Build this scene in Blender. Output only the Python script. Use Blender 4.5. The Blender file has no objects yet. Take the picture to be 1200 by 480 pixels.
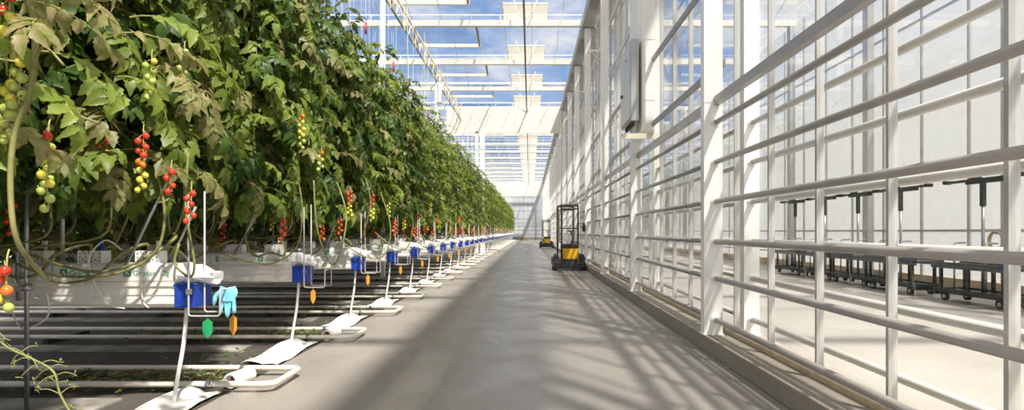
import bpy, math, random
from mathutils import Vector, Matrix
R = math.radians
sc = bpy.context.scene
COL = sc.collection
rnd = random.Random(11)

# ------------------------------------------------------------------ helpers
class MB:
    """collects shapes, builds ONE mesh object"""
    def __init__(s):
        s.v = []; s.f = []; s.m = []; s.sm = []
    def add(s, vs, fs, mi=0, smooth=False):
        b = len(s.v); s.v.extend([tuple(p) for p in vs])
        for f in fs:
            s.f.append(tuple(b + i for i in f)); s.m.append(mi); s.sm.append(smooth)
        return s
    def box(s, c, d, mi=0, rz=0.0, mat=None):
        x, y, z = d[0] / 2, d[1] / 2, d[2] / 2
        vs = [Vector((sx * x, sy * y, sz * z)) for sx in (-1, 1) for sy in (-1, 1) for sz in (-1, 1)]
        if rz:
            q = Matrix.Rotation(rz, 3, 'Z'); vs = [q @ p for p in vs]
        if mat is not None:
            vs = [mat @ p for p in vs]
        vs = [p + Vector(c) for p in vs]
        return s.add(vs, [(0, 1, 3, 2), (4, 6, 7, 5), (0, 4, 5, 1), (2, 3, 7, 6), (0, 2, 6, 4), (1, 5, 7, 3)], mi)
    def b2(s, lo, hi, mi=0):
        c = [(a + b) / 2 for a, b in zip(lo, hi)]; d = [abs(b - a) for a, b in zip(lo, hi)]
        return s.box(c, d, mi)
    def tube(s, pts, r, n=8, mi=0, cap=True, smooth=True, closed=False):
        pts = [Vector(p) for p in pts]; L = len(pts)
        rr = r if isinstance(r, (list, tuple)) else [r] * L
        tang = []
        for i in range(L):
            if closed:
                t = pts[(i + 1) % L] - pts[i - 1]
            else:
                t = pts[min(i + 1, L - 1)] - pts[max(i - 1, 0)]
            tang.append(t.normalized() if t.length > 1e-9 else Vector((0, 0, 1)))
        up = Vector((0, 0, 1)) if abs(tang[0].z) < .9 else Vector((1, 0, 0))
        nrm = tang[0].cross(up).normalized()
        vs = []
        for i in range(L):
            t = tang[i]
            nrm = (nrm - t * nrm.dot(t))
            nrm = nrm.normalized() if nrm.length > 1e-6 else t.orthogonal().normalized()
            bn = t.cross(nrm)
            for k in range(n):
                a = 2 * math.pi * k / n
                vs.append(pts[i] + (nrm * math.cos(a) + bn * math.sin(a)) * rr[i])
        fs = []
        for i in range(L if closed else L - 1):
            j = (i + 1) % L
            for k in range(n):
                k2 = (k + 1) % n
                fs.append((i * n + k, i * n + k2, j * n + k2, j * n + k))
        s.add(vs, fs, mi, smooth)
        if cap and not closed:
            b = len(s.v) - len(vs)
            s.f.append(tuple(b + k for k in range(n))[::-1]); s.m.append(mi); s.sm.append(False)
            s.f.append(tuple(b + (L - 1) * n + k for k in range(n))); s.m.append(mi); s.sm.append(False)
        return s
    def sphere(s, c, r, mi=0, seg=10, ring=7, sz=1.0):
        c = Vector(c); vs = [c + Vector((0, 0, r * sz))]
        for i in range(1, ring):
            th = math.pi * i / ring
            for k in range(seg):
                a = 2 * math.pi * k / seg
                vs.append(c + Vector((r * math.sin(th) * math.cos(a), r * math.sin(th) * math.sin(a), r * sz * math.cos(th))))
        vs.append(c - Vector((0, 0, r * sz)))
        fs = []
        for k in range(seg):
            fs.append((0, 1 + k, 1 + (k + 1) % seg))
            for i in range(ring - 2):
                a = 1 + i * seg
                fs.append((a + k, a + seg + k, a + seg + (k + 1) % seg, a + (k + 1) % seg))
            a = 1 + (ring - 2) * seg
            fs.append((a + k, len(vs) - 1, a + (k + 1) % seg))
        return s.add(vs, fs, mi, True)
    def prism(s, prof, axis, a, b, mi=0, smooth=False):
        """prof: closed list of 2D points; extruded along axis from a to b"""
        def P(u, w, t):
            return {'x': (t, u, w), 'y': (u, t, w), 'z': (u, w, t)}[axis]
        n = len(prof)
        vs = [P(u, w, a) for u, w in prof] + [P(u, w, b) for u, w in prof]
        fs = [(i, (i + 1) % n, n + (i + 1) % n, n + i) for i in range(n)]
        s.add(vs, fs, mi, smooth)
        o = len(s.v) - 2 * n
        s.f.append(tuple(o + i for i in range(n))[::-1]); s.m.append(mi); s.sm.append(False)
        s.f.append(tuple(o + n + i for i in range(n))); s.m.append(mi); s.sm.append(False)
        return s
    def mesh(s, name, mats):
        me = bpy.data.meshes.new(name)
        me.from_pydata(s.v, [], s.f)
        for m in (mats if isinstance(mats, (list, tuple)) else [mats]):
            me.materials.append(m)
        me.polygons.foreach_set('material_index', s.m)
        me.polygons.foreach_set('use_smooth', s.sm)
        me.update()
        return me
    def build(s, name, mats, parent=None, loc=(0, 0, 0), bevel=0.0):
        o = bpy.data.objects.new(name, s.mesh(name, mats))
        COL.objects.link(o); o.location = loc
        if parent: o.parent = parent
        if bevel:
            bv = o.modifiers.new('bevel', 'BEVEL'); bv.width = bevel; bv.segments = 2; bv.limit_method = 'ANGLE'
        return o

def tag(o, label, cat, group=None):
    o['label'] = label; o['category'] = cat
    if group: o['group'] = group
    elif 'group' in o: del o['group']
    return o
def thing(name, label, cat, loc=(0, 0, 0), group=None, rz=0):
    o = bpy.data.objects.new(name, None); COL.objects.link(o)
    o.location = loc; o.rotation_euler = (0, 0, rz); o.empty_display_size = .1
    return tag(o, label, cat, group)
def struct(o):
    o['kind'] = 'structure'; return o
def place(me, name, parent=None, loc=(0, 0, 0)):
    o = bpy.data.objects.new(name, me); COL.objects.link(o); o.location = loc
    if parent: o.parent = parent
    return o
def dup(src, loc, label=None, cat=None, group=None, rz=None):
    c = src.copy(); COL.objects.link(c); c.location = loc
    if rz is not None: c.rotation_euler = (0, 0, rz)
    if label: tag(c, label, cat or src['category'], group)
    for ch in list(src.children):
        d = ch.copy(); COL.objects.link(d); d.parent = c
        for g in list(ch.children):
            e = g.copy(); COL.objects.link(e); e.parent = d
    return c
def bez(ps, n=8):
    """Catmull-Rom through points"""
    ps = [Vector(p) for p in ps]; out = []
    for i in range(len(ps) - 1):
        p0 = ps[max(i - 1, 0)]; p1 = ps[i]; p2 = ps[i + 1]; p3 = ps[min(i + 2, len(ps) - 1)]
        for k in range(n):
            t = k / n
            out.append(.5 * ((2 * p1) + (p2 - p0) * t + (2 * p0 - 5 * p1 + 4 * p2 - p3) * t * t + (3 * p1 - p0 - 3 * p2 + p3) * t ** 3))
    out.append(ps[-1]); return out
def fillet(ps, r, n=4):
    ps = [Vector(p) for p in ps]; out = [ps[0]]
    for i in range(1, len(ps) - 1):
        a = (ps[i - 1] - ps[i]); b = (ps[i + 1] - ps[i])
        q = min(r, a.length * .45, b.length * .45)
        A = ps[i] + a.normalized() * q; B = ps[i] + b.normalized() * q
        for k in range(n + 1):
            t = k / n
            out.append(A * (1 - t) ** 2 + ps[i] * 2 * t * (1 - t) + B * t * t)
    out.append(ps[-1]); return out
ORD = ['first', 'second', 'third', 'fourth', 'fifth', 'sixth', 'seventh', 'eighth', 'ninth', 'tenth', 'eleventh', 'twelfth',
       'thirteenth', 'fourteenth', 'fifteenth', 'sixteenth', 'seventeenth', 'eighteenth', 'nineteenth', 'twentieth']

# ------------------------------------------------------------------ materials
def newmat(name):
    m = bpy.data.materials.new(name); m.use_nodes = True
    nt = m.node_tree; nt.nodes.clear()
    out = nt.nodes.new('ShaderNodeOutputMaterial')
    return m, nt, out
def N(nt, t, **kw):
    n = nt.nodes.new(t)
    for k, v in kw.items():
        if k in n.inputs: n.inputs[k].default_value = v
        else: setattr(n, k, v)
    return n
def noise_mix(nt, c1, c2, scale, lo=.35, hi=.65, detail=4, coord='Object', stretch=None):
    tc = N(nt, 'ShaderNodeTexCoord'); nz = N(nt, 'ShaderNodeTexNoise'); nz.inputs['Scale'].default_value = scale
    nz.inputs['Detail'].default_value = detail
    src = tc.outputs[coord]
    if stretch:
        mp = N(nt, 'ShaderNodeMapping'); mp.inputs['Scale'].default_value = stretch
        nt.links.new(src, mp.inputs['Vector']); src = mp.outputs[0]
    nt.links.new(src, nz.inputs['Vector'])
    mr = N(nt, 'ShaderNodeMapRange'); mr.inputs[1].default_value = lo; mr.inputs[2].default_value = hi
    nt.links.new(nz.outputs[0], mr.inputs[0])
    mx = N(nt, 'ShaderNodeMix', data_type='RGBA')
    mx.inputs[6].default_value = (*c1, 1); mx.inputs[7].default_value = (*c2, 1)
    nt.links.new(mr.outputs[0], mx.inputs[0])
    return mx.outputs[2], nz.outputs[0]
def pmat(name, col, rough=.5, metal=0.0, col2=None, scale=8, spec=.5, trans=0.0, bump=0.0, stretch=None, lo=.35, hi=.65):
    m, nt, out = newmat(name)
    b = N(nt, 'ShaderNodeBsdfPrincipled'); b.inputs['Roughness'].default_value = rough
    b.inputs['Metallic'].default_value = metal; b.inputs['Specular IOR Level'].default_value = spec
    if col2 is None: col2 = tuple(c * .88 for c in col)
    c, nz = noise_mix(nt, col, col2, scale, lo, hi, stretch=stretch)
    nt.links.new(c, b.inputs['Base Color'])
    if bump:
        bp = N(nt, 'ShaderNodeBump'); bp.inputs['Strength'].default_value = bump; bp.inputs['Distance'].default_value = .01
        nt.links.new(nz, bp.inputs['Height']); nt.links.new(bp.outputs[0], b.inputs['Normal'])
    sh = b.outputs[0]
    if trans:
        t = N(nt, 'ShaderNodeBsdfTranslucent'); nt.links.new(c, t.inputs[0])
        mx = N(nt, 'ShaderNodeMixShader'); mx.inputs[0].default_value = trans
        nt.links.new(sh, mx.inputs[1]); nt.links.new(t.outputs[0], mx.inputs[2]); sh = mx.outputs[0]
    nt.links.new(sh, out.inputs[0]); return m
def glassmat(name, tint, ior, haze=0.0, rough=0.0):
    m, nt, out = newmat(name)
    t = N(nt, 'ShaderNodeBsdfTransparent'); t.inputs[0].default_value = (*tint, 1)
    g = N(nt, 'ShaderNodeBsdfGlossy'); g.inputs['Roughness'].default_value = rough
    # two-sided Schlick reflectance of a thin pane
    f0 = ((ior - 1) / (ior + 1)) ** 2
    lw = N(nt, 'ShaderNodeLayerWeight'); lw.inputs['Blend'].default_value = .5
    pw = N(nt, 'ShaderNodeMath', operation='POWER'); pw.inputs[1].default_value = 5; nt.links.new(lw.outputs['Facing'], pw.inputs[0])
    fr = N(nt, 'ShaderNodeMath', operation='MULTIPLY_ADD'); fr.inputs[1].default_value = 1 - f0; fr.inputs[2].default_value = f0
    nt.links.new(pw.outputs[0], fr.inputs[0])
    mx = N(nt, 'ShaderNodeMixShader')
    nt.links.new(fr.outputs[0], mx.inputs[0]); nt.links.new(t.outputs[0], mx.inputs[1]); nt.links.new(g.outputs[0], mx.inputs[2])
    sh = mx.outputs[0]
    if haze:
        d = N(nt, 'ShaderNodeBsdfDiffuse'); d.inputs[0].default_value = (.85, .85, .84, 1)
        tl = N(nt, 'ShaderNodeBsdfTranslucent'); tl.inputs[0].default_value = (.85, .85, .84, 1)
        a = N(nt, 'ShaderNodeMixShader'); a.inputs[0].default_value = .6
        nt.links.new(d.outputs[0], a.inputs[1]); nt.links.new(tl.outputs[0], a.inputs[2])
        q = N(nt, 'ShaderNodeMixShader'); q.inputs[0].default_value = haze
        nt.links.new(sh, q.inputs[1]); nt.links.new(a.outputs[0], q.inputs[2]); sh = q.outputs[0]
    nt.links.new(sh, out.inputs[0]); return m
def leafmat(name, c1, c2, scale=9, tr=.44):
    m, nt, out = newmat(name)
    c, nz = noise_mix(nt, c1, c2, scale, .38, .66)
    oi = N(nt, 'ShaderNodeObjectInfo')
    hs = N(nt, 'ShaderNodeHueSaturation'); hs.inputs['Saturation'].default_value = 1.0
    mr = N(nt, 'ShaderNodeMapRange'); mr.inputs[3].default_value = .8; mr.inputs[4].default_value = 1.2
    nt.links.new(oi.outputs['Random'], mr.inputs[0]); nt.links.new(mr.outputs[0], hs.inputs['Value'])
    nt.links.new(c, hs.inputs['Color'])
    b = N(nt, 'ShaderNodeBsdfPrincipled'); b.inputs['Roughness'].default_value = .45; b.inputs['Specular IOR Level'].default_value = .35
    nt.links.new(hs.outputs[0], b.inputs['Base Color'])
    t = N(nt, 'ShaderNodeBsdfTranslucent')
    hs2 = N(nt, 'ShaderNodeHueSaturation'); hs2.inputs['Hue'].default_value = .485; hs2.inputs['Value'].default_value = 1.5
    nt.links.new(hs.outputs[0], hs2.inputs['Color']); nt.links.new(hs2.outputs[0], t.inputs[0])
    mx = N(nt, 'ShaderNodeMixShader'); mx.inputs[0].default_value = tr
    nt.links.new(b.outputs[0], mx.inputs[1]); nt.links.new(t.outputs[0], mx.inputs[2])
    nt.links.new(mx.outputs[0], out.inputs[0]); return m

M = {}
M['white'] = pmat('white_paint', (.87, .86, .84), .35, col2=(.82, .81, .78), scale=3)
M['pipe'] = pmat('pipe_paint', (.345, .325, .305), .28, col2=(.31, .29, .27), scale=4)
M['pipe_lit'] = pmat('pipe_paint_sunlit', (.64, .62, .59), .3, col2=(.58, .56, .53), scale=4)  # same pipe paint lightened: sunlight and glass haze put into the colour
M['mull'] = pmat('aluminium_bar', (.60, .59, .57), .3, .4, col2=(.53, .52, .50), scale=3)
M['dkbar'] = pmat('grey_bar', (.30, .29, .27), .4, .3)
M['soffit'] = pmat('soffit_panel', (.46, .445, .41), .5, col2=(.38, .365, .33), scale=2)
M['cream'] = pmat('cream_bar', (.78, .73, .60), .45, col2=(.70, .64, .50), scale=4)
M['yellow_bar'] = pmat('yellow_bar', (.80, .70, .38), .5)
M['brown'] = pmat('brown_bar', (.24, .19, .15), .5)
M['black'] = pmat('black_steel', (.022, .024, .023), .4, col2=(.035, .04, .037), scale=14)
M['rubber'] = pmat('rubber', (.03, .03, .03), .7)
M['dkgreen'] = pmat('dark_green_steel', (.012, .02, .016), .45, col2=(.022, .03, .025), scale=9)
M['steel'] = pmat('galvanised', (.42, .43, .43), .35, .7, col2=(.34, .35, .35), scale=20)
M['cab'] = pmat('cabinet_grey', (.50, .50, .49), .35, .3, col2=(.45, .45, .44), scale=3)
M['yellow'] = pmat('yellow_paint', (.85, .47, .02), .35, col2=(.76, .40, .02), scale=6)
M['blue'] = pmat('blue_plastic', (.012, .06, .42), .4, col2=(.01, .045, .33), scale=12)
M['gutter'] = pmat('white_gutter', (.80, .78, .74), .4, col2=(.70, .67, .61), scale=6)
M['slab'] = pmat('white_sleeve', (.80, .79, .76), .45, col2=(.72, .71, .67), scale=9, bump=.25)
M['film'] = pmat('crumpled_film', (.84, .84, .82), .3, col2=(.74, .74, .72), scale=25, bump=.8, trans=.2)
M['sheet'] = pmat('white_sheet', (.82, .80, .77), .5, col2=(.70, .68, .63), scale=5, bump=.2)
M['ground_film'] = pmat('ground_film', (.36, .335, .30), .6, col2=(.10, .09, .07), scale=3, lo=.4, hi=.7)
M['green_ink'] = pmat('green_ink', (.03, .26, .10), .6)
M['pale_ink'] = pmat('pale_ink', (.42, .58, .44), .6)
M['holes'] = pmat('hole_black', (.02, .02, .02), .8)
M['rail'] = pmat('rail_paint', (.70, .66, .59), .4, col2=(.55, .50, .43), scale=5)
M['red_rust'] = pmat('rust', (.25, .08, .04), .8)
M['glove'] = pmat('glove_blue', (.16, .52, .72), .6, col2=(.26, .62, .80), scale=20, bump=.5)
M['tag_green'] = pmat('tag_green', (.02, .34, .12), .45)
M['tag_orange'] = pmat('tag_orange', (.72, .33, .04), .45)
M['hose'] = pmat('white_hose', (.74, .73, .70), .4)
M['rod'] = pmat('rod_coating', (.44, .42, .40), .4)
M['string'] = pmat('string', (.62, .58, .44), .8)
M['redclip'] = pmat('red_clip', (.55, .03, .05), .5)
M['stem'] = pmat('vine_stem', (.27, .29, .07), .55, col2=(.36, .33, .12), scale=14)
M['oldstem'] = pmat('old_stem', (.25, .235, .085), .6, col2=(.14, .145, .04), scale=9)
M['dry'] = pmat('dry_stalk', (.22, .22, .08), .6, col2=(.15, .16, .055), scale=20)
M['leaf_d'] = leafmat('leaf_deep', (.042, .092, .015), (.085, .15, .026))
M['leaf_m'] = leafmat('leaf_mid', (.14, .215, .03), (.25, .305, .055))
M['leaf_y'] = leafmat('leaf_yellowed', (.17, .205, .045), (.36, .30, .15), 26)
M['t_red'] = pmat('tomato_red', (.62, .025, .012), .2, col2=(.55, .05, .015))
M['t_org'] = pmat('tomato_orange', (.78, .22, .02), .2, col2=(.72, .14, .02))
M['t_yel'] = pmat('tomato_yellow', (.72, .58, .05), .2, col2=(.60, .55, .07))
M['t_grn'] = pmat('tomato_green', (.30, .40, .06), .2, col2=(.40, .46, .10))
M['card'] = pmat('cardboard', (.34, .20, .10), .8)
M['panel'] = pmat('beige_fabric', (.80, .76, .68), .7, col2=(.74, .70, .61), scale=2, trans=.55)
M['screen'] = pmat('white_fabric', (.86, .84, .79), .8, col2=(.80, .78, .73), scale=1.5, trans=.35)
M['endwall'] = pmat('end_panel', (.60, .63, .66), .5, col2=(.52, .55, .58), scale=.6, trans=.25)
M['sill'] = pmat('tan_sill', (.62, .50, .34), .6, col2=(.50, .39, .26), scale=9)
M['glass'] = glassmat('wall_glass', (.95, .955, .95), 1.55)
M['roofglass'] = glassmat('roof_glass', (.97, .975, .98), 1.25)
M['frost'] = glassmat('frosted_panel', (.95, .95, .94), 1.45, haze=.62)
M['clearback'] = glassmat('back_glass', (.95, .955, .96), 1.4, haze=.12)
M['truckwire'] = pmat('mesh_wire', (.5, .5, .48), .5, .3)

def concrete(name, c1, c2, r1, r2, spec=.5):
    m, nt, out = newmat(name)
    tc = N(nt, 'ShaderNodeTexCoord')
    b = N(nt, 'ShaderNodeBsdfPrincipled'); b.inputs['Specular IOR Level'].default_value = spec
    big, _ = noise_mix(nt, c1, c2, .7, .3, .7, 6)
    fine = N(nt, 'ShaderNodeTexNoise'); fine.inputs['Scale'].default_value = 45; fine.inputs['Detail'].default_value = 5
    nt.links.new(tc.outputs['Object'], fine.inputs['Vector'])
    mr = N(nt, 'ShaderNodeMapRange'); mr.inputs[1].default_value = .3; mr.inputs[2].default_value = .7
    mr.inputs[3].default_value = .82; mr.inputs[4].default_value = 1.1
    nt.links.new(fine.outputs[0], mr.inputs[0])
    # sparse dark specks
    vo = N(nt, 'ShaderNodeTexNoise'); vo.inputs['Scale'].default_value = 9; vo.inputs['Detail'].default_value = 2
    nt.links.new(tc.outputs['Object'], vo.inputs['Vector'])
    m2 = N(nt, 'ShaderNodeMapRange'); m2.inputs[1].default_value = .73; m2.inputs[2].default_value = .78
    m2.inputs[3].default_value = 1; m2.inputs[4].default_value = .45
    nt.links.new(vo.outputs[0], m2.inputs[0])
    mm = N(nt, 'ShaderNodeMath', operation='MULTIPLY'); nt.links.new(mr.outputs[0], mm.inputs[0]); nt.links.new(m2.outputs[0], mm.inputs[1])
    hs = N(nt, 'ShaderNodeHueSaturation'); nt.links.new(big, hs.inputs['Color']); nt.links.new(mm.outputs[0], hs.inputs['Value'])
    nt.links.new(hs.outputs[0], b.inputs['Base Color'])
    rr = N(nt, 'ShaderNodeTexNoise'); rr.inputs['Scale'].default_value = 1.6; rr.inputs['Detail'].default_value = 4
    nt.links.new(tc.outputs['Object'], rr.inputs['Vector'])
    m3 = N(nt, 'ShaderNodeMapRange'); m3.inputs[1].default_value = .35; m3.inputs[2].default_value = .65
    m3.inputs[3].default_value = r1; m3.inputs[4].default_value = r2
    nt.links.new(rr.outputs[0], m3.inputs[0]); nt.links.new(m3.outputs[0], b.inputs['Roughness'])
    bp = N(nt, 'ShaderNodeBump'); bp.inputs['Strength'].default_value = .12; bp.inputs['Distance'].default_value = .004
    nt.links.new(fine.outputs[0], bp.inputs['Height']); nt.links.new(bp.outputs[0], b.inputs['Normal'])
    nt.links.new(b.outputs[0], out.inputs[0]); return m
M['floor'] = concrete('aisle_concrete', (.325, .297, .265), (.26, .237, .21), .26, .42)
M['floor2'] = concrete('corridor_concrete', (.47, .435, .395), (.40, .37, .33), .4, .6)
M['kerb'] = concrete('kerb_concrete', (.34, .30, .245), (.25, .22, .18), .6, .8)
M['ground'] = concrete('crop_ground', (.085, .075, .06), (.04, .035, .027), .7, .9)

# ------------------------------------------------------------------ layout
BAY = 4.5; Y0 = 6.22
NB = 19
colY = [Y0 + BAY * k for k in range(-1, NB)]
YEND = 89.0; YBACK = -3.2
GX = 2.385            # glass plane
EAVE = 9.0

# ------------------------------------------------------------------ floor, kerb
struct(MB().b2((-2.62, YBACK, -.2), (2.42, YEND, 0)).build('floor', M['floor']))
struct(MB().b2((2.42, YBACK, -.2), (10.3, 42.0, 0.02)).build('floor', M['floor2']))
struct(MB().b2((-16, YBACK, -.2), (-2.62, YEND, -.005)).build('floor', M['ground']))
struct(MB().b2((2.04, YBACK, 0), (2.46, YEND, .19)).build('trim_1', M['kerb'], bevel=.012))
struct(MB().b2((2.34, YBACK, .19), (2.43, YEND, .235)).build('trim_2', M['sill']))
struct(MB().b2((2.461, YBACK, 0.021), (2.74, 42, .185)).build('trim_8', M['floor2'], bevel=.01))

# ------------------------------------------------------------------ right wall: glazing per bay
mspc = .872
allm = []
y = 2.62 - 4 * mspc
while y < YEND - .2:
    allm.append(y); y += mspc
cuts = [YBACK] + colY + [YEND]
for i in range(len(cuts) - 1):
    a, b = cuts[i], cuts[i + 1]
    if i < 1: continue
    w = bpy.data.objects.new('window_%d' % i, None); COL.objects.link(w); w.location = (GX, a, .19); struct(w)
    MB().b2((-.004, 0, .04), (.004, b - a, EAVE - .25)).build('pane', M['glass'], w)
    for my in allm:
        if a + .12 < my < b - .02:
            if my < 60:
                MB().b2((-.035, my - a - .014, .03), (.025, my - a + .014, EAVE - .2)).build('mullion', M['mull'], w)
    for z in ((3.42, 4.63, 6.0, 7.4) if i > 1 else ()):
        if i < 12:
            MB().b2((-.09, .12, z - .045 - .19), (-.047, b - a - .04, z + .045 - .19)).build('transom', M['dkbar'] if z < 5 else M['mull'], w)

# columns
cm = MB().b2((-.11, -.06, 0), (.11, .06, EAVE - .19)).b2((-.125, -.075, 0), (.125, .075, .012))
for zz in (2.72, 4.2, 5.7, 7.2):
    cm.b2((-.114, -.064, zz), (.114, .064, zz + .012))
cme = cm.mesh('column', M['white'])
for k, yy in enumerate(colY):
    o = place(cme, 'column', None, (2.15, yy + .06, .19))
    if k == 0: lab, g = 'white steel column beside the camera, ending the nearest pipes', None
    elif k <= 7: lab, g = 'white steel column on the kerb, %s ahead along the glass wall' % ORD[k - 1], None
    else: lab, g = 'far white steel column in the row on the kerb beyond the trucks', 'far kerb columns'
    tag(o, lab, 'column', g)

# wall pipes
PZ = [.37, .85, 1.28, 1.75, 2.21, 2.67]
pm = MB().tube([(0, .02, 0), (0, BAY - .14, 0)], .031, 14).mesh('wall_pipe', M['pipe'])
fm = MB().tube([(0, 0, 0), (0, .012, 0)], .052, 14).tube([(0, .012, 0), (0, .05, 0)], .037, 14).mesh('end_flange', M['white'])
fm2 = MB().tube([(0, 0, 0), (0, -.012, 0)], .052, 14).tube([(0, -.012, 0), (0, -.05, 0)], .037, 14).mesh('end_flange', M['white'])
railm = MB().prism([(-.035, -.05), (.035, -.05), (.035, .05), (-.035, .05)], 'y', .01, BAY - .13).mesh('top_rail', M['pipe'])
names = ['lowest', 'second lowest', 'third lowest', 'fourth', 'fifth', 'uppermost round']
bays = ['in the nearest bay of the glass wall', 'in the second bay of the glass wall', 'in the third bay of the glass wall',
        'in the fourth bay of the glass wall', 'in the fifth bay of the glass wall']
for k in range(0, 14):
    base = colY[k] + .12
    for j, z in enumerate(PZ):
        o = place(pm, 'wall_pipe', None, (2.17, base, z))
        if k < 5: tag(o, '%s white pipe from the floor %s' % (names[j], bays[k]), 'pipe', 'wall pipes')
        else: tag(o, 'white pipe between far columns of the glass wall', 'pipe', 'far wall pipes')
        if k < 5:
            place(fm, 'end_flange', o, (0, 0, 0)); place(fm2, 'end_flange', o, (0, BAY - .12, 0))
    o = place(railm, 'top_rail', None, (2.19, base, 2.93))
    if k < 5: tag(o, 'flat rail above the round pipes %s' % bays[k], 'rail')
    else: tag(o, 'flat top rail between far columns of the glass wall', 'rail', 'far top rails')

# corridor side of the same wall: second line of columns and pipes behind the glass
pm2 = MB().tube([(0, .02, 0), (0, BAY - .14, 0)], .034, 14).mesh('wall_pipe', M['pipe_lit'])
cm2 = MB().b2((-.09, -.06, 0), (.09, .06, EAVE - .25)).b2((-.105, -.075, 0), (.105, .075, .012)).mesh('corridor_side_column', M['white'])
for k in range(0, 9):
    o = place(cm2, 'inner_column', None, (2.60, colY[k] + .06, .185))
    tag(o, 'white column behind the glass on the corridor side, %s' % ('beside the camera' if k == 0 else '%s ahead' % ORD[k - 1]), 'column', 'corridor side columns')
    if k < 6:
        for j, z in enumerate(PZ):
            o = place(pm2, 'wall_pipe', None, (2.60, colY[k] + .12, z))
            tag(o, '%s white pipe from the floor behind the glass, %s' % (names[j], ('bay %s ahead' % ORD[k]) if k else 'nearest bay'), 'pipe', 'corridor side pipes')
            if k < 4:
                place(fm, 'end_flange', o, (0, 0, 0)); place(fm2, 'end_flange', o, (0, BAY - .12, 0))

# eave soffit of the right wall
e = MB().b2((1.98, YBACK, EAVE - .02), (2.42, YEND, EAVE + .22))
e.b2((1.93, YBACK, EAVE - .06), (1.98, YEND, EAVE + .26))
struct(e.build('trim_3', M['soffit']))
eb = MB()
for yy in colY:
    eb.b2((1.985, yy - .03, EAVE - .05), (2.41, yy + .09, EAVE - .02)); 
    eb.b2((2.05, yy + 1.3, EAVE - .045), (2.3, yy + 2.9, EAVE - .02))
struct(eb.build('trim_4', M['dkbar']))
# column brackets up high
bm_ = MB().b2((-.36, -.03, -.02), (0, .03, .02)).b2((-.36, -.05, -.09), (-.30, .05, -.02)).tube([(-.3, 0, -.02), (0, 0, -.28)], .012, 6).mesh('wall_bracket', M['white'])
for k in range(3, 10):
    o = place(bm_, 'wall_bracket', None, (2.04, colY[k] + .06, 6.6))
    tag(o, 'white bracket arm high on a column toward the aisle, %s bay' % ORD[k - 1], 'bracket', 'column brackets')

# ------------------------------------------------------------------ roof
for i, yy in enumerate(colY[:-1]):
    if yy < 1: pass
    c = bpy.data.objects.new('ceiling', None); COL.objects.link(c); c.location = (0, yy, 0); struct(c)
    g = MB()
    zr = EAVE + 1.0; zg = EAVE + .26
    for (ya, za, yb, zb) in ((.06, zg, 2.25, zr), (2.25, zr, BAY - .06, zg)):
        g.add([(-16, ya, za), (10.2, ya, za), (10.2, yb, zb), (-16, yb, zb),
               (-16, ya, za + .005), (10.2, ya, za + .005), (10.2, yb, zb + .005), (-16, yb, zb + .005)],
              [(0, 3, 2, 1), (4, 5, 6, 7)])
    g.build('roof_pane', M['roofglass'], c)
    br = MB(); x = -15.6
    while x < 10:
        br.tube([(x, .06, zg), (x, 2.25, zr), (x, BAY - .06, zg)], .014, 4, smooth=False); x += 1.12
    br.b2((-16, 2.22, zr - .03), (10.2, 2.28, zr + .03))
    br.build('glazing_bar', M['mull'], c)
gm = MB().prism([(-.09, 0), (.09, 0), (.13, .2), (-.13, .2)], 'x', -16, 1.93).b2((-16, -.015, .42), (1.93, .015, .45))
x = -15.5
while x < 1.9:
    gm.tube([(x, 0, .22), (x, 0, .43)], .012, 4); x += 1.6
gme = gm.mesh('roof_gutter', M['white'])
gm2 = MB().prism([(-.09, 0), (.09, 0), (.13, .2), (-.13, .2)], 'x', 2.44, 9.85).mesh('corridor_gutter', M['white'])
for k, yy in enumerate(colY):
    o = place(gme, 'roof_gutter', None, (0, yy, EAVE))
    if 3 <= k <= 6: tag(o, 'white roof gutter beam spanning over the aisle, %s visible from the top edge' % ORD[k - 3], 'beam')
    else: tag(o, 'white roof gutter beam out of view or far along the roof', 'beam', 'far roof gutters')
    if yy < 42:
        o = place(gm2, 'corridor_gutter', None, (0, yy, EAVE))
        tag(o, 'white roof gutter beam above the glazed side corridor, bay %s along' % ORD[k], 'beam', 'corridor gutters')

# roof vents at the left, hanging panels above aisle
vt = thing('roof_vent', '', 'window', (0, 0, 0))
MB().b2((-5.1, -.05, -.06), (-2.2, .05, .08)).build('sash_bar', M['cream'], vt)
MB().tube([(-2.26, 0, 0), (-2.26, -1.6, .30)], .045, 6).build('side_arm', M['brown'], vt)
MB().tube([(-5.04, 0, 0), (-5.04, -1.6, .30)], .045, 6).build('side_arm', M['brown'], vt)
MB().add([(-5.04, 0, .0), (-2.26, 0, .0), (-2.26, -1.6, .3), (-5.04, -1.6, .3), (-5.04, 0, .006), (-2.26, 0, .006), (-2.26, -1.6, .306), (-5.04, -1.6, .306)],
         [(0, 1, 2, 3), (7, 6, 5, 4), (0, 4, 5, 1), (2, 6, 7, 3)]).build('vent_pane', M['roofglass'], vt)
hp = thing('roof_panel', '', 'panel', (0, 0, 0))
MB().b2((-.98, -.012, .16), (.66, .012, .86)).build('fabric', M['panel'], hp)
MB().b2((-1.0, -.025, .84), (.68, .025, .89)).build('top_bar', M['white'], hp)
for sx in (-.99, .67):
    MB().tube([(sx, 0, .22), (sx, 0, .95)], .016, 6).build('side_rod', M['dkbar'], hp)
for sx in (-.62, .30):
    MB().tube(bez([(sx, -.35, .95), (sx * .55 - .1, -.4, .35), (-.17, -.4, .12)], 5), .018, 6).build('strut', M['hose'], hp)
first = True
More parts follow.
